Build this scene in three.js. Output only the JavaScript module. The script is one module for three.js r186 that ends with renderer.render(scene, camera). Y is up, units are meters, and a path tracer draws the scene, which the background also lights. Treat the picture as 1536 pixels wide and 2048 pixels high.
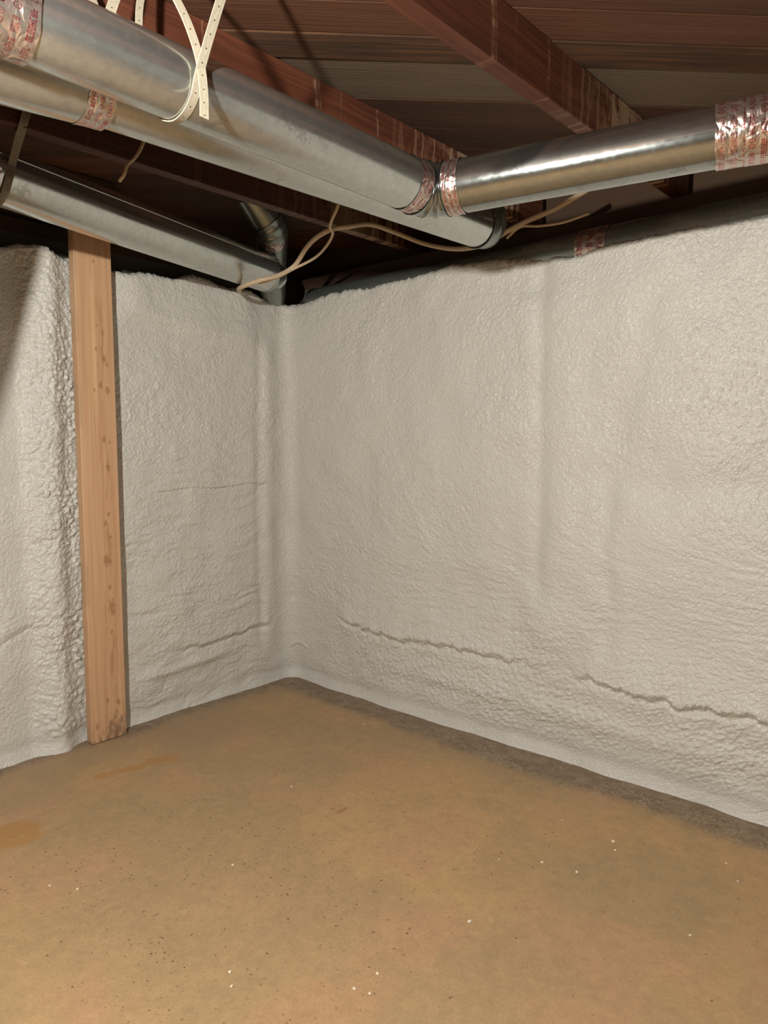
import * as THREE from 'three';
import { mergeGeometries } from 'three/addons/utils/BufferGeometryUtils.js';
import { RoundedBoxGeometry } from 'three/addons/geometries/RoundedBoxGeometry.js';

// ---------------------------------------------------------------- camera, exposure, lights
const V = (x, y, z) => new THREE.Vector3(x, y, z);
const renderer = new THREE.WebGLRenderer({ antialias: true });
renderer.toneMapping = THREE.LinearToneMapping;
renderer.toneMappingExposure = 1.06;
renderer.shadowMap.enabled = true;
const scene = new THREE.Scene();
scene.background = new THREE.Color(0x000000);
// x = 0 is the foamed wall on the right, z = 0 the foamed wall on the left, their corner is the origin
const camera = new THREE.PerspectiveCamera(70.4, 1536 / 2048, 0.05, 60);
camera.position.set(-2.66, 1.3, 3.06);
{
  const a = 41.6 * Math.PI / 180, p = Math.atan(134 / 1451);
  camera.lookAt(camera.position.clone().add(V(Math.cos(a) * Math.cos(p), -Math.sin(p), -Math.sin(a) * Math.cos(p))));
}
scene.add(camera);
const LAMP = V(-2.8, 1.925, 2.28), LAMP_POWER = 16.3, LAMP_COLOUR = new THREE.Color(1, 0.955, 0.865);

// ---------------------------------------------------------------- small tools
function rng(seed) { let s = seed >>> 0; return () => { s = (s + 0x6D2B79F5) >>> 0; let t = Math.imul(s ^ (s >>> 15), 1 | s); t = (t + Math.imul(t ^ (t >>> 7), 61 | t)) ^ t; return ((t ^ (t >>> 14)) >>> 0) / 4294967296; }; }
const PERM = new Uint16Array(4096), HX = new Float32Array(4096), HY = new Float32Array(4096), HV = new Float32Array(4096);
{ const r = rng(77); for (let i = 0; i < 4096; i++) { PERM[i] = Math.floor(r() * 4096); HX[i] = r(); HY[i] = r(); HV[i] = r() * 2 - 1; } }
const hash = (x, y) => PERM[(x + PERM[y & 4095]) & 4095];
function vnoise(x, y) {
  const xi = Math.floor(x), yi = Math.floor(y); let fx = x - xi, fy = y - yi;
  fx = fx * fx * fx * (fx * (fx * 6 - 15) + 10); fy = fy * fy * fy * (fy * (fy * 6 - 15) + 10);
  const a = HV[hash(xi, yi)], b = HV[hash(xi + 1, yi)], c = HV[hash(xi, yi + 1)], d = HV[hash(xi + 1, yi + 1)];
  return a + (b - a) * fx + (c - a) * fy + (a - b - c + d) * fx * fy;
}
function fbm(x, y, o = 4) { let s = 0, a = 0.5; for (let i = 0; i < o; i++) { s += a * vnoise(x, y); x = x * 2.03 + 17.3; y = y * 2.03 + 5.1; a *= 0.5; } return s; }
// rounded pebbles: distance to the nearest and second nearest cell point
function cells(x, y, px = 0, py = 0) {
  const xi = Math.floor(x), yi = Math.floor(y); let f1 = 9, f2 = 9;
  for (let j = -1; j <= 1; j++) for (let i = -1; i <= 1; i++) {
    let cx = xi + i, cy = yi + j, wx = cx, wy = cy;
    if (px) { wx = ((cx % px) + px) % px; wy = ((cy % py) + py) % py; }
    const h = hash(wx, wy), dx = cx + HX[h] - x, dy = cy + HY[h] - y, d = dx * dx + dy * dy;
    if (d < f1) { f2 = f1; f1 = d; } else if (d < f2) f2 = d;
  }
  return [Math.sqrt(f1), Math.sqrt(f2)];
}
// the same with soft valleys between the grains
function grains(x, y, k = 7) {
  const xi = Math.floor(x), yi = Math.floor(y); let s = 0;
  for (let j = -1; j <= 1; j++) for (let i = -1; i <= 1; i++) { const h = hash(xi + i, yi + j), dx = xi + i + 0.15 + 0.7 * HX[h] - x, dy = yi + j + 0.15 + 0.7 * HY[h] - y; s += (1 + 0.5 * HV[h]) * Math.exp(-k * (dx * dx + dy * dy)); }
  return s;
}
const clamp = (x, a = 0, b = 1) => Math.min(b, Math.max(a, x));
const sstep = (a, b, x) => { const t = clamp((x - a) / (b - a)); return t * t * (3 - 2 * t); };
const gauss = (x, s) => Math.exp(-(x * x) / (2 * s * s));
const lerp = (a, b, t) => a + (b - a) * t;
const mix3 = (a, b, t) => [lerp(a[0], b[0], t), lerp(a[1], b[1], t), lerp(a[2], b[2], t)];
function poly(pts, x) { if (x <= pts[0][0]) return pts[0][1]; for (let i = 1; i < pts.length; i++) if (x <= pts[i][0]) { const [a, b] = pts[i - 1], [c, d] = pts[i]; let t = (x - a) / (c - a); t = t * t * (3 - 2 * t); return b + (d - b) * t; } return pts[pts.length - 1][1]; }

function colourMap(w, h, fn) {   // fn(u, v) -> sRGB 0..1
  const d = new Uint8Array(w * h * 4);
  for (let j = 0; j < h; j++) for (let i = 0; i < w; i++) { const c = fn((i + 0.5) / w, (j + 0.5) / h), o = (j * w + i) * 4; d[o] = clamp(c[0]) * 255; d[o + 1] = clamp(c[1]) * 255; d[o + 2] = clamp(c[2]) * 255; d[o + 3] = 255; }
  const t = new THREE.DataTexture(d, w, h); t.colorSpace = THREE.SRGBColorSpace; fin(t); return t;
}
function greyMap(w, h, fn) {     // linear data
  const d = new Float32Array(w * h * 4);
  for (let j = 0; j < h; j++) for (let i = 0; i < w; i++) { const c = fn((i + 0.5) / w, (j + 0.5) / h), o = (j * w + i) * 4; d[o] = d[o + 1] = d[o + 2] = c; d[o + 3] = 1; }
  const t = new THREE.DataTexture(d, w, h, THREE.RGBAFormat, THREE.FloatType); fin(t); return t;
}
function fin(t) { t.wrapS = t.wrapT = THREE.MirroredRepeatWrapping; t.magFilter = THREE.LinearFilter; t.minFilter = THREE.LinearMipmapLinearFilter; t.generateMipmaps = true; t.needsUpdate = true; }

const taken = new Map();
function numbered(n) { const k = taken.get(n) || 0; taken.set(n, k + 1); return k ? n + '_' + String(k).padStart(3, '0') : n; }
function mesh(name, geo, mat, parent) { const m = new THREE.Mesh(geo, mat); m.name = numbered(name); m.castShadow = m.receiveShadow = true; (parent || scene).add(m); return m; }
function tag(o, label, category, group) { o.userData.label = label; o.userData.category = category; if (group) o.userData.group = group; return o; }
function group(name, parent) { const g = new THREE.Group(); g.name = numbered(name); (parent || scene).add(g); return g; }

// ---------------------------------------------------------------- spray foam on the two walls
const R = 0.085, Q = Math.PI * R / 4;
function base(s) {   // plan of the foam face: left wall, small cove, right wall
  if (s < -Q) return [-R + (s + Q), 0, 0, 1];
  if (s > Q) return [0, R + (s - Q), -1, 0];
  const t = (s + Q) / R; return [-R + R * Math.sin(t), R - R * Math.cos(t), -Math.sin(t), Math.cos(t)];
}
const sx = (x) => x + R - Q, sz = (z) => z - R + Q;
const TOPS = [[-6, 2.09], [-1.9, 2.08], [-1.473, 2.078], [-1.359, 2.102], [-1.217, 2.079], [-1.1, 2.075], [-0.973, 2.06], [-0.825, 2.079], [-0.722, 2.078], [-0.584, 2.118], [-0.41, 2.086], [-0.286, 2.096], [-0.123, 2.062]].map(([x, y]) => [sx(x), y])
  .concat([[0.1, 2.05], [0.178, 2.058], [0.329, 2.078], [0.673, 2.078], [0.948, 2.082], [1.089, 2.095], [1.222, 2.087], [1.492, 2.059], [1.691, 2.035], [1.793, 2.052], [1.984, 2.056], [2.373, 2.052], [6, 2.06]].map(([z, y]) => [sz(z), y]));
const FOLD1 = [[0.388, 0.38], [0.60, 0.352], [0.803, 0.347], [1.0, 0.352], [1.246, 0.359], [1.575, 0.369], [1.755, 0.407]];
const FOLD2 = [[1.70, 0.385], [1.778, 0.36], [2.004, 0.331], [2.225, 0.338], [2.448, 0.35], [3.2, 0.37]];
const FOLD3 = [[-0.80, 0.312], [-0.69, 0.292], [-0.516, 0.284], [-0.36, 0.302], [-0.207, 0.315], [-0.13, 0.31]];
function fold(d, amp, notch, w = 1) { return d > 0 ? amp * Math.exp(-d / (0.085 * w)) * sstep(-0.002, 0.032, d) - notch * Math.exp(-d / 0.007) : -notch * Math.exp(d / 0.018) + amp * 0.3 * sstep(0.0, -0.03, d) * Math.exp(d / 0.05); }
function foamOffset(s, y) {
  const left = s < 0, x = s - R + Q, z = s + R - Q;
  const wx = fbm(s * 3 + 3, y * 3, 3), wy = fbm(s * 3 + 40, y * 3 + 9, 3);
  let o = 0, bub = 0.75 + 0.55 * fbm(s * 2.1 + 5, y * 2.1 + 8, 3), stretch = 1, ang = 0, big = 0;
  o += 0.020 * fbm(s * 1.7 + 1, y * 1.5 + 2, 3) + 0.012 * fbm(s * 5.5 + 11, y * 5 + 2, 2);
  if (left) {
    const px = -1.305 - 0.02 * (1 - y / 2), near = sstep(-1.46, -1.41, x) * (1 - sstep(-1.2, -1.12, x));
    o += 0.05 * gauss(x - px, x < px ? 0.045 : 0.038) + 0.012 * gauss(x + 1.38, 0.03);
    bub += 1.35 * sstep(-1.45, -1.36, x) * (1 - sstep(-1.22, -1.16, x)) * (0.75 + 0.5 * vnoise(y * 4, 3)); big = near;
    o += 0.01 * (1 - sstep(-1.55, -1.42, x)); if (x < -1.42) bub *= 0.75;
    const ys = 1.80 + 0.05 * sstep(-0.4, -0.9, x) + 0.02 * wx;
    const panel = sstep(-1.05, -0.9, x) * (1 - sstep(-0.32, -0.16, x));
    o += 0.022 * sstep(ys - 0.02, ys + 0.05, y) * panel;
    const body = sstep(0.12, 0.3, y) * (1 - sstep(1.78, 1.9, y));
    o += body * (-0.010 * gauss(x + 0.212 + 0.016 * wx, 0.02) + 0.012 * gauss(x + 0.152, 0.03));
    const d4 = y - 1.09 - 0.012 * wx - 0.006 * Math.sin(x * 17); o += sstep(-0.88, -0.78, x) * (1 - sstep(-0.2, -0.16, x)) * (d4 > 0 ? 0.005 * Math.exp(-d4 / 0.04) : -0.003 * Math.exp(d4 / 0.012));
    const d3 = y - poly(FOLD3, x) - 0.008 * vnoise(x * 30, 1); const k3 = sstep(-0.86, -0.62, x) * (1 - sstep(-0.19, -0.14, x));
    o += k3 * fold(d3, 0.026, 0.0045 * sstep(-0.7, -0.45, x));
    o += 0.016 * gauss(y - 0.225 - 0.03 * wx - 0.05 * (x + 0.7), 0.018) * sstep(-1.0, -0.8, x) * (1 - sstep(-0.55, -0.35, x));
    o += 0.007 * fbm(s * 7 + 2, y * 30 + 4 * wx, 3) * sstep(-1.05, -0.95, x) * (1 - sstep(-0.25, -0.1, x)) * (1 - 0.6 * sstep(1.0, 1.5, y));
    if (y < 0.45 && x > -1.05) stretch = 1.7;
    if (x < -1.2 && y < 0.75) { const d = y - (0.52 + 0.28 * (x + 1.5)) - 0.02 * wx; o += fold(d, 0.012, 0.003) * sstep(-1.62, -1.5, x) * (1 - sstep(-1.44, -1.38, x)); ang = 0.4; stretch = 1.5; }
  } else {
    o += -0.013 * gauss(z - 1.55 - 0.02 * wx, 0.028) * sstep(0.6, 0.75, y) + 0.008 * gauss(z - 1.66, 0.05) * sstep(0.7, 0.9, y);
    o += -0.014 * gauss(z - 1.852 - 0.03 * wx, 0.03) * sstep(0.42, 0.55, y) * (1 - sstep(1.05, 1.3, y));
    o += -0.012 * gauss(z - (1.86 + 0.22 * (y - 1.2)), 0.05) * sstep(1.05, 1.25, y) * (1 - sstep(1.75, 1.95, y));
    o += 0.022 * Math.exp(-(((z - 1.62) / 0.11) ** 2 + ((y - 0.56) / 0.09) ** 2));
    o += -0.012 * gauss(z - 1.45, 0.05) * gauss(y - 0.60, 0.1);
    o += -0.010 * gauss(z - 0.62 - 0.8 * (y - 1.1), 0.16) * gauss(y - 1.15, 0.35);
    o += 0.018 * gauss(z - 2.15, 0.17) * gauss(y - 1.5, 0.3) - 0.012 * gauss(y - 1.12 - 0.03 * Math.sin(z * 9), 0.05) * sstep(1.9, 2.1, z);
    const d1 = y - poly(FOLD1, z) - 0.012 * vnoise(z * 24, 2) - 0.0035 * vnoise(z * 75, 7) - 0.003 * vnoise(z * 160, y * 60), k1 = sstep(0.36, 0.46, z) * (1 - sstep(1.3, 1.72, z));
    o += k1 * fold(d1, 0.034, 0.0036 * sstep(-0.6, 0.5, vnoise(z * 8, 3)), 1.2 + 0.5 * gauss(z - 0.8, 0.2));
    const d2 = y - poly(FOLD2, z) - 0.014 * vnoise(z * 20, 4) - 0.0035 * vnoise(z * 70, 9) - 0.003 * vnoise(z * 160, y * 60), k2 = sstep(1.68, 1.85, z);
    o += k2 * fold(d2, 0.036, 0.0036 * sstep(-0.6, 0.5, vnoise(z * 8, 13)), 1.2);
    o += 0.010 * gauss(y - (0.23 - 0.02 * z) - 0.02 * wx, 0.03) * sstep(0.5, 0.8, z);
    const da = Math.hypot((z - 0.075) / 1.0, (y - 0.16) / 0.8) - 0.055; if (z < 0.2) o += 0.008 * gauss(da, 0.008) * sstep(0.17, 0.19, y);
    stretch = 1 + 1.0 * (1 - sstep(0.45, 1.0, y)); ang = -0.35 * (1 - sstep(0.4, 0.9, y)) * sstep(0.3, 0.9, z);
    bub *= 1 + 0.35 * (1 - sstep(0.5, 0.9, y)) + 0.5 * (k1 * gauss(d1, 0.05) + k2 * gauss(d2, 0.06)) + 0.5 * gauss(y - 0.24, 0.05) * sstep(0.4, 0.7, z);
    bub *= 1 - 0.5 * gauss(z - 1.57, 0.05) * sstep(0.7, 0.9, y);
  }
  bub *= 0.25 + 0.75 * sstep(0.035, 0.12, y); bub *= 1 - 0.3 * gauss(s, 0.06);
  bub = Math.max(bub, 0.15);
  // pebbled skin
  const ca = Math.cos(ang), sa = Math.sin(ang); let ps = (s * ca - y * sa) / stretch, py = s * sa + y * ca;
  ps += 0.012 * wx + 0.002 * vnoise(s * 40, y * 40); py += 0.012 * wy + 0.002 * vnoise(s * 40 + 9, y * 40 + 31);
  const f = big > 0.5 ? 50 : 68, c1 = grains(ps * f, py * f, big > 0.5 ? 5.5 : 7), c2 = grains(ps * 108 + 3, py * 108 + 7, 6);
  const m = sstep(-0.25, 0.25, fbm(s * 6 + 70, y * 6 + 30, 2));
  o += bub * ((big > 0.5 ? 0.0066 : 0.0042) * c1 * (0.4 + 0.6 * m) + 0.0026 * c2 * (1.25 - 0.5 * m));
  o += 0.0045 * bub * fbm(ps * 26 + 4, py * 26 + 2, 2);
  // thin skirt running out on the slab
  o += 0.017 * Math.exp(-y / 0.022) * (0.75 + 0.5 * fbm(s * 9, 2.2, 3)) - 0.006 * gauss(y - 0.05, 0.02);
  return o;
}
function spray() {
  const cols = [];
  for (let s = -7.2; s < -2.3; s += 0.08) cols.push(s);
  for (let s = -2.3; s < -1.62; s += 0.012) cols.push(s);
  const i0 = cols.length; for (let s = -1.62; s < 2.72; s += 0.0043) cols.push(s);
  for (let s = 2.72; s < 3.4; s += 0.012) cols.push(s);
  for (let s = 3.4; s <= 7.3; s += 0.08) cols.push(s);
  let k = i0; while (cols[k] < 0) k++; cols[k] = 0;
  const NB = 462, NT = 16, H = NB + NT, W = cols.length;
  const P = new Float32Array(W * H * 3), U = new Float32Array(W * H * 2);
  for (let i = 0; i < W; i++) {
    const s = cols[i], [bx, bz, nx, nz] = base(s), top = poly(TOPS, s) + 0.010 * fbm(s * 22, 5.5, 4) + 0.004 * vnoise(s * 130, 1.5);
    for (let j = 0; j < H; j++) {
      let y, back = 0;
      const y1 = top - 0.028;
      if (j < NB) y = y1 * j / (NB - 1);
      else { const a = (j - NB + 1) / NT * 2.6; y = y1 + 0.028 * Math.sin(Math.min(a, 1.9)) - Math.max(0, a - 1.9) * 0.03; back = 0.028 * (1 - Math.cos(Math.min(a, 1.9))) + Math.max(0, a - 1.9) * 0.03; }
      const o = foamOffset(s, y) - back, q = (i * H + j);
      P[q * 3] = bx + nx * o; P[q * 3 + 1] = y; P[q * 3 + 2] = bz + nz * o; U[q * 2] = s; U[q * 2 + 1] = y;
    }
  }
  // normals on the whole sheet, so that the two walls meet smoothly
  const N = new Float32Array(W * H * 3), a = V(), b = V(), n = V();
  for (let i = 0; i < W; i++) for (let j = 0; j < H; j++) {
    const l = (Math.max(0, i - 1) * H + j) * 3, r = (Math.min(W - 1, i + 1) * H + j) * 3, d = (i * H + Math.max(0, j - 1)) * 3, u = (i * H + Math.min(H - 1, j + 1)) * 3;
    a.set(P[r] - P[l], P[r + 1] - P[l + 1], P[r + 2] - P[l + 2]); b.set(P[u] - P[d], P[u + 1] - P[d + 1], P[u + 2] - P[d + 2]);
    n.crossVectors(a, b).normalize(); const q = (i * H + j) * 3; N[q] = n.x; N[q + 1] = n.y; N[q + 2] = n.z;
  }
  const cut = (A, B) => {
    const g = new THREE.BufferGeometry(), n = B - A + 1, idx = new Uint32Array((n - 1) * (H - 1) * 6); let o = 0;
    for (let i = 0; i < n - 1; i++) for (let j = 0; j < H - 1; j++) { const p = i * H + j, q = p + H; idx[o++] = p; idx[o++] = q; idx[o++] = q + 1; idx[o++] = p; idx[o++] = q + 1; idx[o++] = p + 1; }
    g.setAttribute('position', new THREE.BufferAttribute(P.slice(A * H * 3, (B + 1) * H * 3), 3));
    g.setAttribute('normal', new THREE.BufferAttribute(N.slice(A * H * 3, (B + 1) * H * 3), 3));
    g.setAttribute('uv', new THREE.BufferAttribute(U.slice(A * H * 2, (B + 1) * H * 2), 2));
    g.setIndex(new THREE.BufferAttribute(idx, 1)); return g;
  };
  return [cut(0, k), cut(k, W - 1)];
}
const foamBump = greyMap(1024, 1024, (u, v) => {
  const w = 0.08 * vnoise(u * 40, v * 40), c = cells(u * 96 + w * 8, v * 96 + w * 6, 96, 96), d = cells(u * 210, v * 210, 210, 210);
  return 0.65 * Math.exp(-4 * c[0] * c[0]) + 0.25 * Math.exp(-4 * d[0] * d[0]) + 0.2 * vnoise(u * 60, v * 60);
});
foamBump.wrapS = foamBump.wrapT = THREE.RepeatWrapping; foamBump.repeat.set(1 / 0.72, 1 / 0.72);
const foamMat = new THREE.MeshPhysicalMaterial({ color: new THREE.Color().setRGB(0.655, 0.65, 0.61), roughness: 0.40, bumpMap: foamBump, bumpScale: 0.0021, specularIntensity: 1, ior: 1.55, clearcoat: 0.1, clearcoatRoughness: 0.32 });

const foundationMat = new THREE.MeshStandardMaterial({ color: 0x5c5850, roughness: 0.95 });
const darkWood = new THREE.MeshPhysicalMaterial({ color: new THREE.Color().setRGB(0.085, 0.052, 0.034), roughness: 0.95, specularIntensity: 0.4 });
const box = (x0, x1, y0, y1, z0, z1) => { const g = new THREE.BoxGeometry(x1 - x0, y1 - y0, z1 - z0); g.translate((x0 + x1) / 2, (y0 + y1) / 2, (z0 + z1) / 2); return g; };
const XW = -7.2, ZW = 7.2, CEIL = 2.383, JB = 2.23;
const [foamL, foamR] = spray();
const wallL = group('wall_left'), wallR = group('wall_right'); wallL.userData.kind = wallR.userData.kind = 'structure';
mesh('spray_foam', foamL, foamMat, wallL); mesh('spray_foam', foamR, foamMat, wallR);
mesh('foundation', box(XW, 0.42, 0, 2.17, -0.42, -0.12), foundationMat, wallL); mesh('foundation', box(0.19, 0.45, 0, 2.17, -0.12, ZW), foundationMat, wallR);
mesh('sill_plate', box(XW, 0.42, 2.17, JB, -0.32, -0.12), darkWood, wallL); mesh('sill_plate', box(0.19, 0.45, 2.17, JB, -0.12, ZW), darkWood, wallR);
mesh('rim_joist', box(XW, 0.42, JB, CEIL, -0.20, -0.15), darkWood, wallL); mesh('rim_joist', box(0.30, 0.35, JB, CEIL, -0.15, ZW), darkWood, wallR);
for (const [n, b] of [['wall_back', box(XW - 0.2, 0.45, 0, 2.5, ZW, ZW + 0.2)], ['wall_side', box(XW - 0.2, XW, 0, 2.5, -0.42, ZW)]]) mesh(n, b, new THREE.MeshStandardMaterial({ color: new THREE.Color().setRGB(0.42, 0.40, 0.37), roughness: 0.9 })).userData.kind = 'structure';

// ---------------------------------------------------------------- floor: stained concrete slab
const FX0 = -3.4, FZ0 = -0.15, FS = 3.5;
const pits = []; { const r = rng(5); for (let i = 0; i < 2900; i++) { const c = r() < 0.6; let x = -3.2 + 3.1 * r(), z = 0.3 + 2.9 * r(); if (c) { x = -1.25 + 0.5 * Math.floor(r() * 3 - 1) + 0.28 * (r() + r() + r() - 1.5); z = 1.35 + 0.4 * Math.floor(r() * 3 - 1) + 0.3 * (r() + r() + r() - 1.5); } pits.push([x, z, 0.0010 + 0.0024 * r() ** 4 + (r() < 0.006 ? 0.002 : 0), 0.55 + 0.9 * r(), r()]); } }
const PITN = 1024, pitGrid = new Float32Array(2048 * 2048);
for (const [x, z, r, e, a] of pits) { const ci = (x - FX0) / FS * 2048, cj = (z - FZ0) / FS * 2048, rr = Math.ceil(r / FS * 2048 * 1.5 + 1); for (let j = -rr; j <= rr; j++) for (let i = -rr; i <= rr; i++) { const X = Math.round(ci) + i, Y = Math.round(cj) + j; if (X < 0 || Y < 0 || X > 2047 || Y > 2047) continue; const dx = (X - ci) * FS / 2048, dy = (Y - cj) * FS / 2048, d = Math.hypot(dx * e, dy / e) / r; const k = 1 - sstep(0.6, 1.25, d); if (k > pitGrid[Y * 2048 + X]) pitGrid[Y * 2048 + X] = k * (0.35 + 0.65 * a); } }
function overspray(x, z) {   // grey foam dust that settled on the slab along both walls
  const wob = 0.06 * fbm(x * 4 + 2, z * 4, 3) + 0.02 * fbm(x * 30, z * 30, 3);
  const r = sstep(-0.24, -0.14, x + wob), l = 1 - sstep(0.05, 0.15, z + wob + 0.06 * sstep(-0.9, -1.4, x) * 0), pale = fbm(x * 60, z * 60, 3);
  return [clamp(Math.max(r, l)), pale];
}
function floorColour(u, v) {
  const x = FX0 + u * FS, z = FZ0 + v * FS, n = fbm(x * 1.3 + 4, z * 1.3 + 1, 4), m = fbm(x * 4.2 + 10, z * 4.2 + 3, 4), f = fbm(x * 38, z * 38, 3), g = vnoise(x * 230, z * 230);
  let c = mix3([0.825, 0.685, 0.50], [0.775, 0.655, 0.495], sstep(-0.25, 0.3, n));
  c = mix3(c, [0.825, 0.66, 0.51], 0.6 * sstep(0.02, 0.35, m));
  c = mix3(c, [0.745, 0.64, 0.485], 0.5 * sstep(0.05, 0.32, -m));
  const k = 1 + 0.045 * f + 0.035 * g; c = [c[0] * k, c[1] * k, c[2] * k];
  const blot = (cx, cz, rx, rz, w) => 1 - sstep(0.75, 1.08, Math.hypot((x - cx) / rx, (z - cz) / rz) + w * fbm(x * 11, z * 11, 3));
  const dd = (x + 1.215) * 0.28 - (z - 0.42) * 1; let st = blot(-1.79, 0.57, 0.135, 0.105, 1.1);
  { const t = clamp((x + 1.34) / 0.25), px = -1.34 + 0.25 * t, pz = 0.392 + 0.065 * t; st = Math.max(st, 0.85 * (1 - sstep(0.6, 1.2, Math.hypot(x - px, z - pz) / (0.022 + 0.022 * t) + 1.5 * fbm(x * 17, z * 17, 4)))); }
  c = mix3(c, [0.79, 0.60, 0.37], 0.85 * st);
  const pale = (cx, cz, r) => sstep(0.12, 0.4, fbm(x * 34 + cx, z * 34, 3)) * (1 - sstep(0.5, 1, Math.hypot(x - cx, z - cz) / r));
  c = mix3(c, [0.82, 0.70, 0.50], 0.8 * Math.max(pale(-1.745, 0.615, 0.06), pale(-1.325, 0.40, 0.05), pale(-1.25, 0.34, 0.06)));
  c = mix3(c, [0.68, 0.48, 0.33], 0.6 * sstep(-0.1, 0.25, fbm(x * 60, z * 60, 3)) * blot(-0.893, 1.279, 0.024, 0.02, 1.6));
  const [o, p] = overspray(x, z), pk = 1 + 0.16 * p + 0.04 * g;
  c = mix3(c, mix3([0.575 * pk, 0.505 * pk, 0.43 * pk], [0.68, 0.62, 0.545], 0.6 * sstep(-0.05, 0.35, fbm(x * 40 + 7, z * 24, 4))), 0.85 * o);
  // flecks of overspray scattered along both walls
  { const [cd] = cells(x * 55, z * 55), hh = HV[hash(Math.floor(x * 19) & 4095, Math.floor(z * 19) & 4095)]; const edge = Math.max(gauss(x + 0.13, 0.10), gauss(z - 0.10, 0.10)); c = mix3(c, [0.78, 0.73, 0.66], 0.75 * edge * (1 - sstep(0.10, 0.22, cd + 0.12 * hh + 0.1 * fbm(x * 90, z * 90, 2)))); }
  // thin grey dust patch in the back-left
  c = mix3(c, [0.70, 0.62, 0.51], 0.5 * (1 - sstep(0.16, 0.5, z + 0.3 * fbm(x * 2.5, z * 2.5, 4))) * (1 - o));
  const q = pitGrid[Math.min(2047, Math.floor(v * 2048)) * 2048 + Math.min(2047, Math.floor(u * 2048))];
  c = c.map((t, i) => t * [0.875, 0.865, 0.85][i]);
  return mix3(c, [0.27, 0.20, 0.13], 0.8 * q);
}
const floorBump = greyMap(1024, 1024, (u, v) => 0.5 + 0.3 * fbm(u * 60, v * 60, 4) + 0.25 * vnoise(u * 330, v * 330) - 0.6 * pitGrid[Math.floor(v * 1023.9) * 2 * 2048 + Math.floor(u * 1023.9) * 2]);
const floorMat = new THREE.MeshStandardMaterial({ map: colourMap(2048, 2048, floorColour), bumpMap: floorBump, bumpScale: 0.0012, roughness: 0.72 });
{
  const g = box(XW - 0.2, 0.45, -0.12, 0, -0.42, ZW + 0.2), p = g.attributes.position, uv = g.attributes.uv;
  for (let i = 0; i < p.count; i++) uv.setXY(i, (p.getX(i) - FX0) / FS, (p.getZ(i) - FZ0) / FS);
  mesh('floor', g, floorMat).userData.kind = 'structure';
}

// ---------------------------------------------------------------- ceiling: diagonal board subfloor on joists
function boardTex(base, dark, seed, contrast = 1) {
  return colourMap(1024, 128, (u, v) => {
    const x = u * 2.4, y = v * 0.15, g = fbm(x * 2 + seed, y * 120 + 2 * fbm(x * 3, y * 20 + seed, 2), 3), b = fbm(x * 3 + seed, y * 14 + seed, 4), f = vnoise(x * 60, y * 700 + seed);
    let c = mix3(base, dark, clamp(0.45 + contrast * (0.4 * g + 0.6 * b)));
    const k = 1 + 0.05 * f; return [c[0] * k, c[1] * k, c[2] * k];
  });
}
const bumpGrain = greyMap(512, 256, (u, v) => 0.5 + 0.5 * fbm(u * 6, v * 60, 4));
const wood = (map, rough = 0.8) => new THREE.MeshStandardMaterial({ map, roughness: rough, bumpMap: bumpGrain, bumpScale: 0.0012 });
const BM = {
  red: [wood(boardTex([0.414, 0.264, 0.176], [0.334, 0.202, 0.128], 1)), wood(boardTex([0.387, 0.246, 0.163], [0.299, 0.180, 0.114], 9))],
  rough: [wood(boardTex([0.387, 0.255, 0.158], [0.220, 0.141, 0.084], 3, 1.7), 0.95)],
  grey: [wood(boardTex([0.431, 0.365, 0.295], [0.378, 0.317, 0.251], 5, 0.6)), wood(boardTex([0.396, 0.334, 0.268], [0.343, 0.286, 0.229], 6, 0.6))],
  dark: [wood(boardTex([0.290, 0.194, 0.132], [0.202, 0.132, 0.088], 7)), wood(boardTex([0.317, 0.207, 0.132], [0.229, 0.145, 0.092], 8))],
};
const ceiling = group('ceiling'); ceiling.userData.kind = 'structure';
mesh('floor_deck', box(XW - 0.2, 0.45, CEIL + 0.028, CEIL + 0.12, -0.42, ZW + 0.2), darkWood, ceiling);
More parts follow.
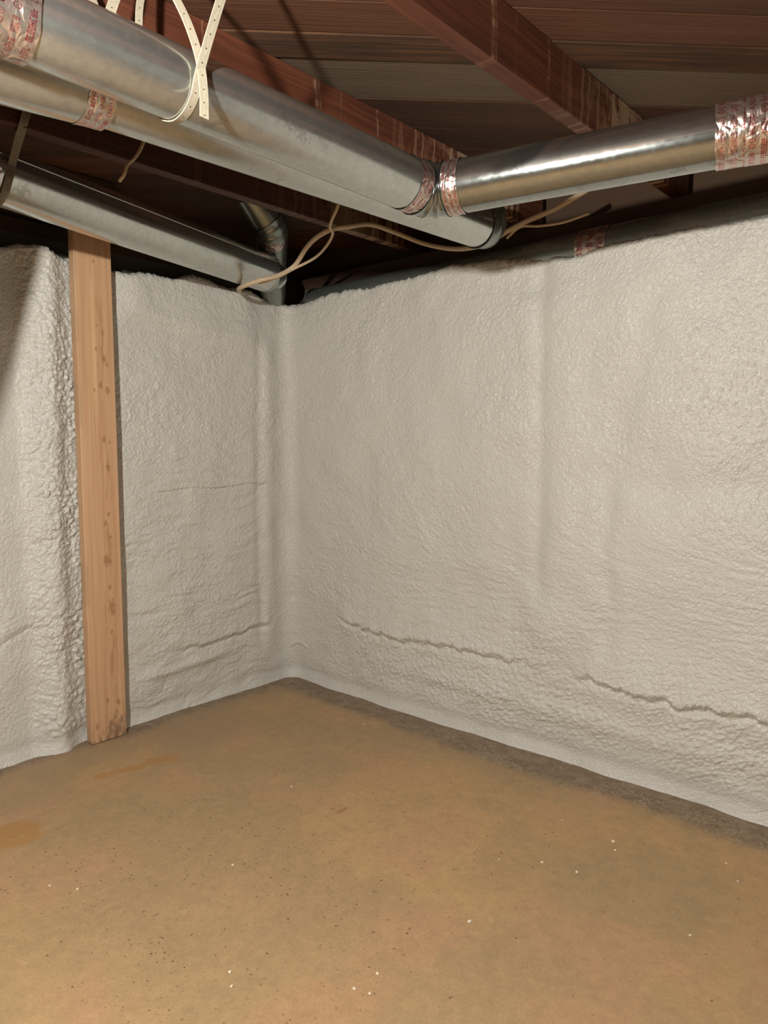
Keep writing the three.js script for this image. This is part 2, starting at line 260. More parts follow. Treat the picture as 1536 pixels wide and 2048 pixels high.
{
  // w runs across the boards: w = (x - z) / sqrt 2, seen joints at -2.155, -2.015, -1.89, -1.655
  const cuts = [[-8.6, 'x']]; let w = -8.6; const r = rng(12), kinds = ['red', 'dark', 'red', 'grey', 'rough', 'red'];
  while (w < -2.45) { w += 0.14 + 0.03 * r(); cuts.push([w, kinds[Math.floor(r() * 6)]]); }
  cuts[cuts.length - 1][0] = -2.42;
  cuts.push([-2.285, 'red'], [-2.155, 'red'], [-2.015, 'red'], [-1.89, 'rough'], [-1.655, 'grey']); w = -1.655;
  const seq = ['dark', 'dark', 'dark', 'red', 'dark', 'dark']; let k = 0;
  while (w < 0.5) { w += 0.15 + 0.05 * r(); cuts.push([w, seq[k++ % 6]]); }
  for (let i = 1; i < cuts.length; i++) {
    const a = cuts[i - 1][0] + 0.0015, b = cuts[i][0] - 0.0015, kind = cuts[i][1], q = Math.SQRT1_2, c = (a + b) / 2;
    // point = w * (q, -q) + l * (q, q); stay inside the room
    const cx = c * q, cz = -c * q, l0 = Math.max((XW - cx) / q, (-0.38 - cz) / q), l1 = Math.min((0.42 - cx) / q, (ZW - cz) / q); if (l1 - l0 < 0.15) continue;
    const g = new RoundedBoxGeometry(l1 - l0, 0.024, b - a, 1, 0.002), p = g.attributes.position, uv = g.attributes.uv;
    for (let j = 0; j < p.count; j++) uv.setXY(j, (p.getX(j) + (l0 + l1) / 2) / 2.4 + i * 0.37, (p.getZ(j) + (b - a) / 2) / 0.15);
    const ms = BM[kind], m = mesh('plank', g, ms[i % ms.length], ceiling), l = (l0 + l1) / 2;
    m.rotation.y = -Math.PI / 4; m.position.set((c + l) * q, CEIL + 0.013 + (kind === 'rough' ? -0.004 : kind === 'grey' ? 0.002 : 0), (-c + l) * q);
  }
}
const joistMap = colourMap(2048, 128, (u, v) => {
  const x = -2.4 + u * 2.55, y = v * 0.153, g = fbm(x * 2.2, y * 130 + 2 * fbm(x * 4, y * 20, 2), 3), b = fbm(x * 2.5 + 7, y * 9, 4);
  let c = mix3([0.43, 0.24, 0.157], [0.32, 0.165, 0.103], clamp(0.45 + 0.8 * g + 0.9 * b));
  const strk = Math.max(0, vnoise(x * 105 + 1.2 * fbm(x * 10, y * 25, 2), y * 7 + 1.5)), strk2 = Math.max(0, vnoise(x * 260, y * 14 + 6));
  const zone = sstep(-0.86, -0.55, x) * (1 - sstep(-0.02, 0.1, x));
  let pale = zone * sstep(0.15, 0.5, strk * 1.1 + 0.4 * strk2) * (0.55 + 0.4 * sstep(-0.6, -0.3, x));
  pale = Math.max(pale, 0.75 * sstep(0.0, 0.35, fbm(x * 26, y * 16, 3) + 0.25 * vnoise(x * 140, y * 12)) * gauss(x + 0.36, 0.13));
  pale = Math.max(pale, 0.8 * sstep(0.05, 0.3, fbm(x * 20, y * 30, 3) + 0.35 * gauss(x + 0.33, 0.09)) * gauss(x + 0.33, 0.12));
  for (const [lx, w, s] of [[-1.105, 0.005, 0.75], [-1.09, 0.002, 0.6], [-1.0, 0.0015, 0.35], [-0.835, 0.003, 0.5], [-1.5, 0.002, 0.4]]) pale = Math.max(pale, s * gauss(x - lx - 0.006 * vnoise(y * 30, lx * 9), w) * (0.4 + 0.6 * sstep(-0.3, 0.4, vnoise(y * 60, lx * 50))));
  return mix3(c, [0.72, 0.62, 0.51], clamp(pale));
});
const joistMat = wood(joistMap, 0.62), joistShaded = joistMat.clone(); joistShaded.color.set(0xb4ada0);  // second copy is tinted darker to paint in shade on the third joist
{
  const cat = ['floor joist crossing the upper right, red-brown with pale scrapes and drip marks', 'red-brown floor joist running just above the big taped duct, partly hidden by it', 'floor joist behind the lower long duct, above the corner, shade put into its colour'];
  const proto = new RoundedBoxGeometry(7.4, 0.153, 0.048, 2, 0.003), p = proto.attributes.position, n = proto.attributes.normal, uv = proto.attributes.uv;
  for (let j = 0; j < p.count; j++) { const X = p.getX(j) - 3.46; uv.setXY(j, (X + 2.4) / 2.55, Math.abs(n.getY(j)) > 0.7 ? 0.3 + p.getZ(j) * 3 : (p.getY(j) + 0.0765) / 0.153); }
  [2.006, 1.386, 0.766, 2.626, 3.246, 3.866, 4.486, 5.106].forEach((z, i) => {
    if (i > 3 && i !== 5) return;
    const m = mesh('floor_joist', proto, i === 2 ? joistShaded : joistMat); m.position.set(-3.46, JB + 0.0765, z);
    tag(m, cat[i] || (i === 3 ? 'red-brown floor joist nearest overhead, just outside the top right of the view' : 'red-brown floor joist farther back overhead, behind the viewpoint'), 'joist');
  });
}
{
  const m = mesh('wood_blocking', new RoundedBoxGeometry(0.9, 0.15, 0.045, 2, 0.003), darkWood); m.position.set(-1.51, JB + 0.077, 0.125);
  tag(m, 'dark wooden block at the head of the post, behind the lowest duct', 'blocking');
}

// ---------------------------------------------------------------- post
const postMap = colourMap(256, 2048, (u, v) => {
  const x = u * 0.17, y = v * 2.383, warp = 0.02 * fbm(y * 1.2, x * 6, 3), g = fbm((x + warp) * 90, y * 1.1, 3), f = vnoise((x + warp) * 480, y * 5);
  let c = mix3([0.835, 0.685, 0.545], [0.77, 0.60, 0.455], clamp(0.45 + 0.75 * g));
  const k = 1 + 0.03 * f; c = [c[0] * k, c[1] * k, c[2] * k];
  // bright highlight down the face, painted into the colour high up
  c = mix3(c, [0.92, 0.78, 0.60], 0.4 * gauss(x - 0.078 - warp, 0.006) * sstep(1.3, 1.6, y) * (1 - sstep(1.95, 2.05, y)));
  const R0 = [[0.085, 2.06, .004], [0.115, 1.77, .005], [0.09, 1.80, .003], [0.085, 1.70, .004], [0.12, 1.66, .007], [0.13, 1.64, .004], [0.10, 1.55, .007], [0.07, 1.53, .004], [0.13, 1.53, .008], [0.105, 1.32, .006], [0.13, 1.31, .004], [0.12, 1.2, .009], [0.115, 1.0, .005], [0.10, 0.96, .006], [0.12, 0.9, .005], [0.10, 0.80, .012], [0.115, 0.79, .006], [0.11, 0.68, .006], [0.115, 0.60, .012], [0.12, 0.57, .009], [0.11, 0.48, .005], [0.08, 0.18, .006], [0.13, 0.16, .007]];
  let kn = 0; for (const [a, b, r] of R0) { const d = Math.hypot((x - a), (y - b) * 0.55) / r; if (d < 3) kn = Math.max(kn, (1 - sstep(0.5, 1.6, d + 0.5 * vnoise(x * 300, y * 120)))); }
  c = mix3(c, [0.54, 0.37, 0.23], 0.5 * kn);
  c = mix3(c, [0.60, 0.42, 0.27], 0.4 * sstep(0.05, 0.5, fbm(x * 90, y * 9 + 3, 4)) * gauss(x - 0.11, 0.02) * (1 - sstep(1.8, 2.0, y)));
  // worn grey corner, damp-stained foot
  c = mix3(c, [0.62, 0.53, 0.42], 0.5 * sstep(0.0, 0.3, fbm(x * 30, y * 9, 3) + 0.2) * (1 - sstep(0.0, 0.02, x)));
  c = mix3(c, [0.40, 0.33, 0.26], 0.55 * sstep(0.0, 0.7, 0.8 * fbm(x * 90, y * 26, 4) + 0.42 - y * 4.5 + 2.5 * (x - 0.09)));
  return c;
});
{
  const g = new RoundedBoxGeometry(0.163, 2.376, 0.047, 2, 0.004), p = g.attributes.position, n = g.attributes.normal, uv = g.attributes.uv;
  for (let j = 0; j < p.count; j++) uv.setXY(j, Math.abs(n.getX(j)) > 0.7 ? 0.02 + (p.getZ(j) + 0.0235) * 2 : 0.02 + (p.getX(j) + 0.0815) / 0.17, (p.getY(j) + 1.188) / 2.383);
  const m = mesh('wooden_post', g, new THREE.MeshStandardMaterial({ map: postMap, roughness: 0.6, bumpMap: bumpGrain, bumpScale: 0.0008 }));
  m.position.set(-1.142, 1.19, 0.067);
  tag(m, 'unpainted wooden post with small knots, standing against the foamed left wall', 'post');
}

// ---------------------------------------------------------------- ducts
const smudges = []; { const r = rng(31); for (let i = 0; i < 34; i++) smudges.push([r() * 2.4, r() * 0.48, 0.006 + 0.016 * r(), r() * 6.3, 0.12 + 0.3 * r(), 1.2 + 2.5 * r()]); }
const smudge = (x, y) => { let s = 0; for (const [a, b, r, t, k, e] of smudges) { const dx = x - a, dy = y - b; if (dx * dx + dy * dy > 0.006) continue; const c = Math.cos(t), q = Math.sin(t), d = Math.hypot((dx * c + dy * q) / e, (dy * c - dx * q)) / r; s = Math.max(s, k * (1 - sstep(0.3, 1.1, d + 0.8 * vnoise(x * 160, y * 160)))); } return s; };
const zincMap = colourMap(1024, 256, (u, v) => {
  const x = u * 2.4, y = v * 0.48, sp = cells(x * 70, y * 70), k = HV[hash(Math.floor(x * 70 + sp[0]), Math.floor(y * 70 + sp[1]))] * 0.018 + 0.03 * fbm(x * 6, y * 6, 3) + 0.015 * vnoise(x * 200, y * 200), s = smudge(x, y);
  return mix3([0.80 + k, 0.815 + k, 0.805 + k], [0.59, 0.59, 0.57], s);
});
const zincRough = greyMap(1024, 256, (u, v) => { const x = u * 2.4, y = v * 0.48; return 0.25 + 0.05 * fbm(x * 5, y * 9, 3) + 0.03 * vnoise(x * 90, y * 90) + 0.25 * smudge(x, y); });
for (const t of [zincMap, zincRough]) t.wrapS = t.wrapT = THREE.RepeatWrapping;
const zinc = new THREE.MeshStandardMaterial({ map: zincMap, color: 0xd3d6d6, roughnessMap: zincRough, roughness: 0.62, metalness: 0.95 });
const zincSatin = new THREE.MeshStandardMaterial({ map: zincMap, roughnessMap: zincRough, roughness: 0.8, metalness: 0.9 });
const zincDull = new THREE.MeshStandardMaterial({ map: zincMap, color: 0xbcc2c0, roughnessMap: zincRough, roughness: 1.2, metalness: 0.78 });
// foil tape: silver with red print around the band (three columns)
const tapeMap = (() => {
  const c = document.createElement('canvas'); c.width = 256; c.height = 2048; const x = c.getContext('2d'), r = rng(8);
  x.fillStyle = '#d6cbc4'; x.fillRect(0, 0, 256, 2048);
  for (let col = 0; col < 3; col++) {
    const cx = 44 + col * 84; let y = -r() * 90;
    while (y < 2048) {
      const red = ['#b8484c', '#c0565a', '#ab4043'][Math.floor(r() * 3)]; x.fillStyle = x.strokeStyle = red; x.globalAlpha = 0.5 + 0.4 * r();
      if (r() < 0.3) { for (let k = 0; k < 2; k++) { x.lineWidth = 7; x.beginPath(); x.arc(cx, y + 26, 20, 0, 7); x.stroke(); x.fillRect(cx - 8, y + 18, 16, 5); x.fillRect(cx - 8, y + 28, 16, 5); y += 56; } y += 26; }
      else { const n = 4 + Math.floor(r() * 5); for (let k = 0; k < n; k++) { const w = 40; x.fillRect(cx - w / 2, y, w, 7); if (r() < 0.7) x.fillRect(cx - w / 2, y, 8, 22); if (r() < 0.6) x.fillRect(cx - 4, y, 8, 22); if (r() < 0.7) x.fillRect(cx + w / 2 - 8, y, 8, 22); if (r() < 0.5) x.fillRect(cx - w / 2, y + 15, w, 7); y += 29; } y += 40; }
    }
  }
  const t = new THREE.CanvasTexture(c); t.colorSpace = THREE.SRGBColorSpace; fin(t); t.wrapS = t.wrapT = THREE.RepeatWrapping; return t;
})();
const tapeBump = greyMap(256, 1024, (u, v) => { const x = u * 0.065, y = v * 0.48, a = cells(x * 48 + 0.8 * vnoise(y * 40, x * 40), y * 26), b = cells(x * 150, y * 60 + 5); return 0.75 * (a[1] - a[0]) + 0.14 * (b[1] - b[0]) + 0.4 * fbm(x * 40, y * 18, 3); });
const foil = new THREE.MeshStandardMaterial({ map: tapeMap, roughness: 0.27, metalness: 0.92, bumpMap: tapeBump, bumpScale: 0.0036 });

// a sheet of revolution about the line a -> b; profile rows are [distance along, radius]
function turned(a, b, rows, { seg = 72, wob = 0, v0 = 0, uOff = 0, uScale = 1 / 2.4, seed = 0 } = {}) {
  const ax = b.clone().sub(a).normalize(), up = Math.abs(ax.y) > 0.9 ? V(1, 0, 0) : V(0, 1, 0), s1 = up.clone().sub(ax.clone().multiplyScalar(ax.dot(up))).normalize(), s2 = ax.clone().cross(s1);
  const P = [], U = [], I = [], n = rows.length;
  for (let i = 0; i < n; i++) for (let k = 0; k <= seg; k++) {
    const t = k / seg * Math.PI * 2, [l, r] = rows[i], kk = k % seg, rr = r + (wob ? wob * (fbm(l * 90 + seed, kk / seg * 26 + seed, 3) + 0.4) : 0), ll = l + (wob && (i === 0 || i === n - 1) ? wob * 1.5 * vnoise(kk / seg * 17 + seed, i) : 0);
    P.push(a.x + ax.x * ll + (s1.x * Math.cos(t) + s2.x * Math.sin(t)) * rr, a.y + ax.y * ll + (s1.y * Math.cos(t) + s2.y * Math.sin(t)) * rr, a.z + ax.z * ll + (s1.z * Math.cos(t) + s2.z * Math.sin(t)) * rr);
    U.push(uOff + l * uScale, v0 + k / seg);
  }
  for (let i = 0; i < n - 1; i++) for (let k = 0; k < seg; k++) { const p = i * (seg + 1) + k, q = p + seg + 1; I.push(p, p + 1, q, q, p + 1, q + 1); }
  const g = new THREE.BufferGeometry(); g.setAttribute('position', new THREE.Float32BufferAttribute(P, 3)); g.setAttribute('uv', new THREE.Float32BufferAttribute(U, 2)); g.setIndex(I); g.computeVertexNormals();
  // weld the normals along the closing line
  const N = g.attributes.normal; for (let i = 0; i < n; i++) { const p = i * (seg + 1), q = p + seg; const x = N.getX(p) + N.getX(q), y = N.getY(p) + N.getY(q), z = N.getZ(p) + N.getZ(q), l = Math.hypot(x, y, z) || 1; N.setXYZ(p, x / l, y / l, z / l); N.setXYZ(q, x / l, y / l, z / l); }
  return g;
}
function pipe(a, b, r, opt = {}) {   // straight sheet-metal pipe with rolled ends
  const L = a.distanceTo(b), rows = [[0, r - 0.004], [0.0015, r]]; const n = Math.max(2, Math.ceil(L / 0.15)); for (let i = 1; i < n; i++) rows.push([L * i / n, r]); rows.push([L - 0.0015, r], [L, r - 0.004]);
  return turned(a, b, rows, opt);
}
function seam(a, b, r, ang) {        // raised lock seam along a pipe
  const ax = b.clone().sub(a).normalize(), s1 = V(0, 1, 0).sub(ax.clone().multiplyScalar(ax.y)).normalize(), s2 = ax.clone().cross(s1), d = s1.multiplyScalar(Math.cos(ang)).add(s2.multiplyScalar(Math.sin(ang)));
  const g = new RoundedBoxGeometry(a.distanceTo(b), 0.004, 0.011, 2, 0.0016), m = new THREE.Matrix4().makeBasis(ax, d, ax.clone().cross(d)); m.setPosition(a.clone().add(b).multiplyScalar(0.5).addScaledVector(d, r + 0.0002)); g.applyMatrix4(m); return g;
}
function tape(parent, a, b, r, from, width, seed) {
  const ax = b.clone().sub(a).normalize(), p = a.clone().addScaledVector(ax, from), q = p.clone().addScaledVector(ax, width), rows = []; for (let i = 0; i <= 22; i++) rows.push([width * i / 22, r + 0.0016]);
  const m = mesh('foil_tape', turned(p, q, rows, { seg: 120, wob: 0.0016, uScale: 1 / width, v0: seed * 0.37, seed: seed * 7 }), foil, parent); m.userData.label = 'crinkled silver foil tape with red print'; return m;
}
function elbow(parent, A, B, C, r, bend, gores, mat) {   // gored elbow turning at B from A's side to C's side; returns its two mouths
  const d1 = B.clone().sub(A).normalize(), d2 = C.clone().sub(B).normalize(), th = Math.acos(d1.dot(d2)), tl = bend * Math.tan(th / 2);
  const p0 = B.clone().addScaledVector(d1, -tl), p1 = B.clone().addScaledVector(d2, tl), inn = d2.clone().sub(d1).normalize(), ctr = B.clone().addScaledVector(inn, bend / Math.cos(th / 2));
  const e1 = p0.clone().sub(ctr).normalize(), e2 = d1.clone(), e3 = e1.clone().cross(e2);
  const at = (phi, psi, rr) => { const rad = e1.clone().multiplyScalar(Math.cos(phi)).addScaledVector(e2, Math.sin(phi)); return ctr.clone().addScaledVector(rad, bend).addScaledVector(rad, rr * Math.cos(psi)).addScaledVector(e3, rr * Math.sin(psi)); };
  const el = group('elbow', parent), S = 64;
  for (let k = 0; k < gores; k++) {
    const f0 = th * k / gores, f1 = th * (k + 1) / gores, rows = [[0, 0.0045], [0.08, 0.0055], [0.17, 0], [0.5, 0], [0.83, 0], [0.92, 0.004], [1, 0.0035]], P = [], U = [], I = [];
    rows.forEach(([t, o]) => { for (let j = 0; j <= S; j++) { const p = at(lerp(f0, f1, t), j / S * Math.PI * 2, r + o); P.push(p.x, p.y, p.z); U.push((k + t) * 0.03, j / S); } });
    for (let i = 0; i < rows.length - 1; i++) for (let j = 0; j < S; j++) { const p = i * (S + 1) + j, q = p + S + 1; I.push(p, p + 1, q, q, p + 1, q + 1); }
    const g = new THREE.BufferGeometry(); g.setAttribute('position', new THREE.Float32BufferAttribute(P, 3)); g.setAttribute('uv', new THREE.Float32BufferAttribute(U, 2)); g.setIndex(I); g.computeVertexNormals();
    mesh('gore', g, mat, el);
  }
  return [p0, p1];
}
const dirAt = (a, b, t) => a.clone().lerp(b, t);
// the run that crosses the picture top left to centre, turns at the elbow and leaves at the right edge
{
  const run = group('round_duct'), r = 0.076; tag(run, 'upper galvanized duct run from the top left through a taped elbow to the right edge', 'duct');
  const A = V(-4.3, 2.172, 1.49), B = V(-0.846, 2.070, 1.632), D = V(-0.32, 2.125, 3.4);
  const ax = B.clone().sub(A).normalize(), dx = D.clone().sub(B).normalize();
  const [m0, m1] = elbow(run, A, B, D, r, 0.088, 3, zinc);
  const joint = A.clone().addScaledVector(ax, (-2.06 - A.x) / ax.x);
  mesh('pipe', pipe(A, joint, r + 0.002), zincSatin, run);
  mesh('pipe', pipe(joint.clone().addScaledVector(ax, -0.02), m0.clone().addScaledVector(ax, 0.004), r, { uOff: 0.3, v0: 0.13 }), zincSatin, run);
  const j2 = B.clone().addScaledVector(dx, 0.905);
  mesh('pipe', pipe(m1.clone().addScaledVector(dx, -0.004), j2, r, { uOff: 0.9, v0: 0.4 }), zinc, run);
  mesh('pipe', pipe(j2.clone().addScaledVector(dx, -0.02), D, r + 0.002, { uOff: 0.2, v0: 0.4 }), zinc, run);
  tape(run, A, B, r + 0.002, joint.distanceTo(A) - 0.045, 0.085, 1);
  tape(run, A, m0, r, m0.distanceTo(A) - 0.052, 0.05, 2);
  tape(run, m1, D, r, 0.004, 0.048, 3);
  tape(run, m1, D, r + 0.002, j2.distanceTo(m1) - 0.105, 0.085, 4);
  tape(run, m1, D, r + 0.003, j2.distanceTo(m1) - 0.035, 0.08, 5);
}
// second run just behind and below it
{
  const run = group('round_duct'), r = 0.076; tag(run, 'second galvanized round duct tucked behind and below the upper taped run', 'duct');
  const A = V(-4.2, 1.945, 1.325), J = V(-1.80, 2.106, 1.421), E0 = V(-0.24, 2.116, 1.463), up = V(-0.24, 2.40, 1.33);
  const [m0, m1] = elbow(run, J, E0, up, r, 0.09, 4, zincDull);
  mesh('pipe', pipe(A, J, r + 0.006), zincSatin, run); mesh('pipe', pipe(J.clone().add(V(-0.02, 0, 0)), m0.clone().add(V(0.004, 0, 0)), r, { uOff: 0.6, v0: 0.31 }), zincSatin, run);
  tape(run, A, J, r + 0.005, J.distanceTo(A) - 0.05, 0.062, 6);
  
}
// lowest run: along the left wall, into the riser in the corner
{
  const run = group('round_duct'), r = 0.09; tag(run, 'lowest left galvanized duct passing in front of the post head towards the corner', 'duct');
  const A = V(-3.6, 2.17, 1.03), B = V(-0.335, 2.133, 0.228), J = A.clone().lerp(B, 0.566);
  mesh('pipe', pipe(A, J, r + 0.003), zincSatin, run); mesh('pipe', pipe(J.clone().lerp(A, 0.01), B, r, { uOff: 1.1, v0: 0.62 }), zincSatin, run);
  const e = B.clone().sub(A).normalize(); mesh('reducer', turned(B, B.clone().addScaledVector(e, 0.10), [[-0.012, r + 0.001], [0, r + 0.0015], [0.075, 0.055], [0.10, 0.055]], { uOff: 0.2 }), zincSatin, run); mesh('seam', seam(J, B, r, 1.05), zincSatin, run);
  tape(run, A, B, r + 0.003, A.distanceTo(J) - 0.045, 0.06, 7);
}
{
  const run = group('round_duct'), r = 0.074; tag(run, 'short galvanized riser duct standing in the dark corner above the foam', 'duct');
  const T = V(-0.58, 2.50, 0.33), K = V(-0.382, 2.318, 0.335), M = V(-0.03, 2.06, -0.10);
  const [m0, m1] = elbow(run, T, K, M, r, 0.08, 3, zincDull);
  mesh('pipe', pipe(m1, M, r), zincDull, run); mesh('pipe', pipe(T, m0, r), zincDull, run);
  tape(run, m1, M, r, -0.002, 0.05, 8);
}
// run along the right wall, bedded behind the foam edge
{
  const run = group('round_duct'), r = 0.076; tag(run, 'galvanized duct along the right wall, half buried behind the foam edge', 'duct');
  const A = V(0.09, 2.062, 0.12), B = V(0.09, 2.07, 4.2), J = V(0.09, 2.065, 1.74);
  mesh('pipe', pipe(A, J, r), zincDull, run); mesh('pipe', pipe(J.clone().add(V(0, 0, -0.02)), B, r + 0.003, { v0: 0.5 }), zincDull, run);
  mesh('seam', seam(A, J, r, -1.15), zincDull, run);
  tape(run, A, B, r + 0.003, 1.56, 0.125, 9);
}

// ---------------------------------------------------------------- hanger straps
const strapMap = colourMap(64, 1024, (u, v) => { const y = (v * 0.6) % 0.03 - 0.015, d = Math.hypot((u - 0.5) * 0.022, y); const c = 0.80 + 0.03 * vnoise(u * 8, v * 120), rib = 1 - 0.06 * gauss(u - 0.28, 0.04) - 0.06 * gauss(u - 0.72, 0.04); return d < 0.0018 ? [0.32, 0.27, 0.21] : [c * rib, c * 0.965 * rib, c * 0.88 * rib]; });
strapMap.wrapT = THREE.RepeatWrapping;
const strapMat = new THREE.MeshStandardMaterial({ map: strapMap, color: 0xe6e4de, roughness: 0.55 }), strapShaded = new THREE.MeshStandardMaterial({ map: strapMap, color: 0x8f8a80, roughness: 0.6 });  // grey copy of the strap material paints in shade at the left edge
function ribbon(pts, width, thick, side, n = 90) {   // flat band swept along pts; side = direction across the band
  const cv = new THREE.CatmullRomCurve3(pts, false, 'centripetal'), P = [], U = [], I = []; let len = 0, last;
  for (let i = 0; i <= n; i++) {
    const p = cv.getPoint(i / n), t = cv.getTangent(i / n), w = side.clone().sub(t.clone().multiplyScalar(t.dot(side))).normalize(), nn = t.clone().cross(w).normalize(); if (last) len += last.distanceTo(p); last = p;
    for (const [a, b] of [[-1, 1], [1, 1], [1, 1], [1, -1], [1, -1], [-1, -1], [-1, -1], [-1, 1]]) { const q = p.clone().addScaledVector(w, a * width / 2).addScaledVector(nn, b * thick / 2); P.push(q.x, q.y, q.z); U.push(a < 0 ? 0.02 : 0.98, len / 0.6); }
  }
  for (let i = 0; i < n; i++) for (const k of [0, 2, 4, 6]) { const p = i * 8 + k, q = p + 8; I.push(p, p + 1, q, q, p + 1, q + 1); }
  for (const [o, f] of [[0, 1], [n * 8, 0]]) I.push(...(f ? [o, o + 5, o + 1, o + 1, o + 5, o + 3] : [o, o + 1, o + 5, o + 1, o + 3, o + 5]));
  const g = new THREE.BufferGeometry(); g.setAttribute('position', new THREE.Float32BufferAttribute(P, 3)); g.setAttribute('uv', new THREE.Float32BufferAttribute(U, 2)); g.setIndex(I); g.computeVertexNormals(); return g;
}
{
  const c = (x) => V(x, 2.172 - (x + 4.3) * 0.02953, 1.49 + (x + 4.3) * 0.04111), on = (x, deg, r = 0.0785) => { const p = c(x), a = deg * Math.PI / 180; return V(x, p.y + Math.sin(a) * r, p.z + Math.cos(a) * r); };
  const s = group('hanger_strap'); tag(s, 'white perforated plastic strap looped under the upper duct, its cut tail hanging', 'strap');
  mesh('loop', ribbon([V(-1.632, 2.381, 1.75), V(-1.662, 2.27, 1.725), V(-1.692, 2.15, 1.699), on(-1.703, -8, 0.083), on(-1.702, -35), on(-1.703, -65), on(-1.704, -95), on(-1.712, -130), on(-1.74, -170), on(-1.77, -200), V(-1.812, 2.25, 1.462), V(-1.815, 2.34, 1.418)], 0.021, 0.0025, V(1, 0.1, 0), 140), strapMat, s);
  mesh('tail', ribbon([V(-1.80, 2.375, 1.62), V(-1.765, 2.27, 1.655), V(-1.728, 2.19, 1.677), V(-1.703, 2.12, 1.684), V(-1.697, 2.06, 1.688), V(-1.705, 1.994, 1.70)], 0.020, 0.0025, V(1, 0.05, 0.1)), strapMat, s);
  const s2 = group('hanger_strap'); tag(s2, 'white perforated strap end poking up behind the upper duct at the top left', 'strap');
  mesh('band', ribbon([V(-1.74, 2.375, 1.47), V(-1.785, 2.28, 1.49), V(-1.82, 2.19, 1.497), V(-1.86, 2.1, 1.487)], 0.022, 0.0025, V(1, 0, 0)), strapMat, s2);
  mesh('tail', ribbon([V(-1.70, 2.36, 1.47), V(-1.722, 2.285, 1.483), V(-1.728, 2.2, 1.488)], 0.017, 0.0025, V(1, 0, 0)), strapMat, s2);
  const s3 = group('hanger_strap'); tag(s3, 'strap at the left edge looped under the lowest duct, shade painted in as grey', 'strap');
  const on3 = (x, deg) => { const t = (x + 3.6) / 3.3, y = 2.17 - 0.038 * t, z = 1.03 - 0.81 * t, a = deg * Math.PI / 180, k = 0.0955; return V(x, y + Math.sin(a) * k, z + Math.cos(a) * k); };
  mesh('loop', ribbon([V(-1.668, 2.37, 0.794), V(-1.682, 2.30, 0.794), V(-1.70, 2.236, 0.793), V(-1.682, 2.205, 0.70), on3(-1.678, 12), on3(-1.690, -18), on3(-1.696, -50), on3(-1.70, -90), on3(-1.70, -130), on3(-1.70, -180), V(-1.70, 2.30, 0.47), V(-1.70, 2.38, 0.46)], 0.026, 0.0025, V(1, 0.05, -0.22), 140), strapShaded, s3);
}

// ---------------------------------------------------------------- cables
const cableMat = new THREE.MeshStandardMaterial({ color: new THREE.Color().setRGB(0.56, 0.44, 0.30), roughness: 0.5 });
const rope = (pts, r) => new THREE.TubeGeometry(new THREE.CatmullRomCurve3(pts, false, 'centripetal'), 120, r, 10);
tag(mesh('cable', rope([V(-0.33, 2.07, 0.02), V(-0.53, 2.026, 0.29), V(-0.52, 2.04, 0.41), V(-0.448, 2.068, 0.46), V(-0.395, 2.11, 0.5), V(-0.424, 2.168, 0.62), V(-0.467, 2.187, 0.75), V(-0.46, 2.20, 0.82), V(-0.385, 2.222, 0.848), V(-0.25, 2.259, 0.845), V(-0.12, 2.248, 0.871), V(-0.05, 2.192, 0.987), V(-0.05, 2.137, 1.178), V(-0.05, 2.135, 1.306), V(-0.05, 2.169, 1.426), V(-0.05, 2.19, 1.518), V(-0.05, 2.209, 1.627), V(-0.05, 2.25, 1.76)], 0.0105), cableMat), 'thick beige cable sagging across the dark gap above the corner', 'cable');
tag(mesh('cable', rope([V(-0.50, 2.03, 0.38), V(-0.455, 2.054, 0.44), V(-0.393, 2.10, 0.50), V(-0.37, 2.13, 0.60), V(-0.41, 2.15, 0.72), V(-0.47, 2.178, 0.83), V(-0.515, 2.187, 0.86), V(-0.543, 2.202, 0.9), V(-0.558, 2.243, 0.95), V(-0.56, 2.33, 0.98)], 0.006), cableMat), 'thin beige cable looping up from the thick cable behind the ducts', 'cable');
tag(mesh('cable', rope([V(-1.36, 2.30, 0.9), V(-1.378, 2.245, 0.9), V(-1.405, 2.199, 0.9), V(-1.432, 2.169, 0.9), V(-1.445, 2.135, 0.9), V(-1.45, 2.12, 0.88)], 0.005), cableMat), 'short beige wire end hanging in the dark left of the long ducts', 'cable');
tag(mesh('cable', rope([V(-0.03, 2.145, 1.40), V(-0.045, 2.172, 1.47), V(-0.05, 2.158, 1.56), V(-0.04, 2.155, 1.66), V(-0.03, 2.17, 1.76)], 0.005), cableMat), 'thin beige wire beside the thick cable, above the right wall duct', 'cable');

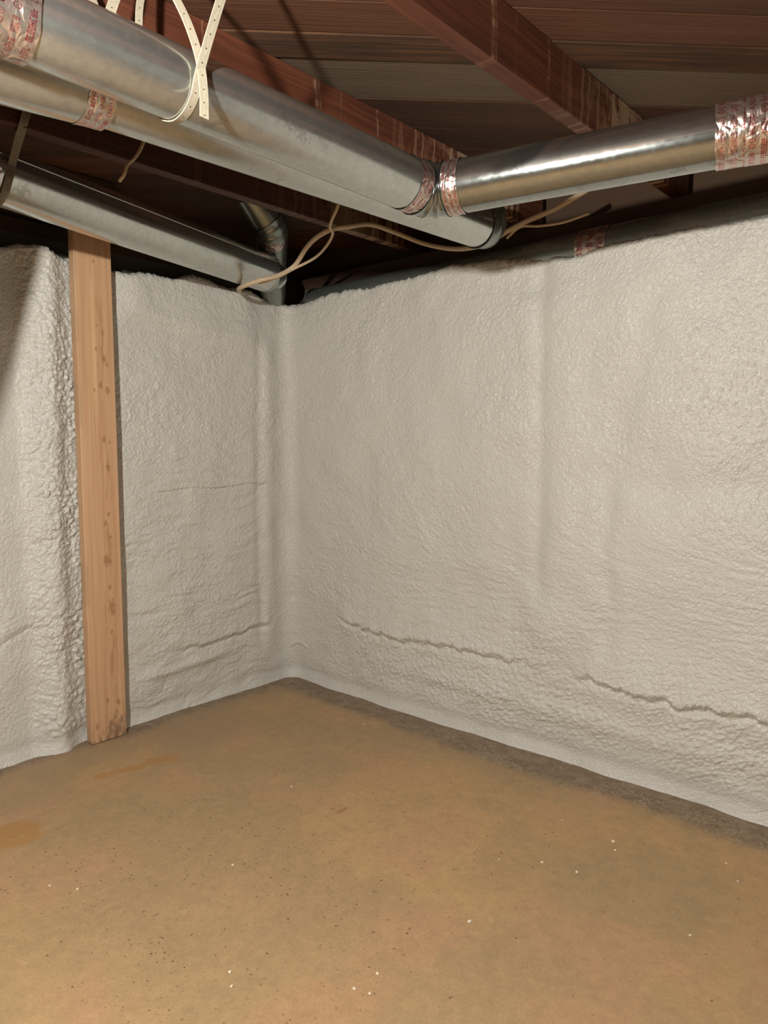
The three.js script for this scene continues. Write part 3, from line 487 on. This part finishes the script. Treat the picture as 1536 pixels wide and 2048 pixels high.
// ---------------------------------------------------------------- crumbs of foam on the floor
{
  const r = rng(4), mk = () => { const g = new THREE.IcosahedronGeometry(0.0037, 1), p = g.attributes.position; for (let i = 0; i < p.count; i++) { const k = 1 + 0.45 * vnoise(p.getX(i) * 400 + 3, p.getY(i) * 400 + p.getZ(i) * 300); p.setXYZ(i, p.getX(i) * k, p.getY(i) * k * 0.6, p.getZ(i) * k); } g.computeVertexNormals(); return g; };
  const proto = new THREE.Mesh(mk(), new THREE.MeshStandardMaterial({ color: 0xe9dfca, roughness: 0.7 })); proto.castShadow = proto.receiveShadow = true;
  const P = [[-0.457, 2.113, 1.5], [-1.103, 1.991, 1.4], [-0.695, 2.103, 1.3], [-0.502, 2.138, 1.2], [-0.267, 0.81, 0.9], [-0.718, 1.997, 1], [-0.418, 2.484, 0.8], [-0.342, 2.429, 0.8], [-0.904, 1.029, 0.9], [-1.368, 1.285, 0.9], [-1.747, 1.046, 1], [-1.794, 0.967, 1], [-1.654, 1.657, 1], [-1.68, 1.699, 0.9], [-1.489, 1.924, 0.9], [-1.476, 1.964, 0.9], [-1.415, 1.932, 0.9], [-0.759, 2.461, 1], [-0.445, 1.921, 0.7], [-0.793, 1.887, 0.6]];
  // labels count the crumbs from the left edge of the picture
  camera.updateMatrixWorld(); camera.aspect = 0.75; camera.updateProjectionMatrix();
  const across = (q) => V(q[0], 0, q[1]).project(camera).x, nth = ['leftmost', 'second', 'third', 'fourth', 'fifth', 'sixth', 'seventh', 'eighth', 'ninth', 'tenth', 'eleventh', 'twelfth', 'thirteenth', 'fourteenth', 'fifteenth', 'sixteenth', 'seventeenth', 'third last', 'second last', 'rightmost'];
  P.sort((p, q) => across(p) - across(q)).forEach(([x, z, s], i) => {
    const m = proto.clone(); m.name = numbered('foam_crumb'); m.position.set(x, 0.0018 * s, z); m.rotation.y = r() * 6; m.scale.set(s * (0.8 + 0.6 * r()), s, s); scene.add(m);
    tag(m, 'tiny pale foam crumb on the tan floor, ' + (i === 0 || i === 19 ? 'the ' + nth[i] + ' crumb' : nth[i] + ' crumb from the left').replace(/(third|second) last crumb from the left/, '$1 crumb from the right'), 'crumb', 'foam crumbs scattered on the floor');
  });
}

// ---------------------------------------------------------------- unseen plank added outside the left edge to cast a shadow on the left wall
{
  const m = mesh('added_plank', new RoundedBoxGeometry(0.28, 2.34, 0.04, 2, 0.004), wood(boardTex([0.62, 0.47, 0.32], [0.52, 0.38, 0.25], 15)));
  m.position.set(-2.395, 1.115, 1.0); m.rotation.z = -0.305;
  tag(m, 'unseen wide plank added at an angle left of the view to shade the left wall', 'plank');
}

// ---------------------------------------------------------------- lamps (outside the frame)
function lamp(P, power, label) {
  const g = group('bulb_lamp'); g.position.copy(P); tag(g, label, 'lamp');
  const glow = new THREE.MeshStandardMaterial({ color: 0xffffff, emissive: LAMP_COLOUR, emissiveIntensity: 6 });
  mesh('bulb', new THREE.SphereGeometry(0.035, 24, 16), glow, g);
  const holder = new THREE.LatheGeometry([[0, 0.30], [0.055, 0.30], [0.055, 0.275], [0.03, 0.26], [0.03, 0.05], [0.018, 0.03], [0, 0.03]].map(([a, b]) => new THREE.Vector2(a, b)).reverse(), 32);
  mesh('lamp_holder', holder, new THREE.MeshStandardMaterial({ color: 0xd8d4cc, roughness: 0.4 }), g);
  const l = new THREE.PointLight(LAMP_COLOUR, power, 0, 2); l.castShadow = true; l.shadow.radius = 1.75; l.shadow.mapSize.set(2048, 2048); l.shadow.bias = -0.0005; l.name = 'lamp_light'; g.add(l);
}
lamp(LAMP, LAMP_POWER, 'bare bulb hanging below the joists left of the viewpoint');

renderer.render(scene, camera);
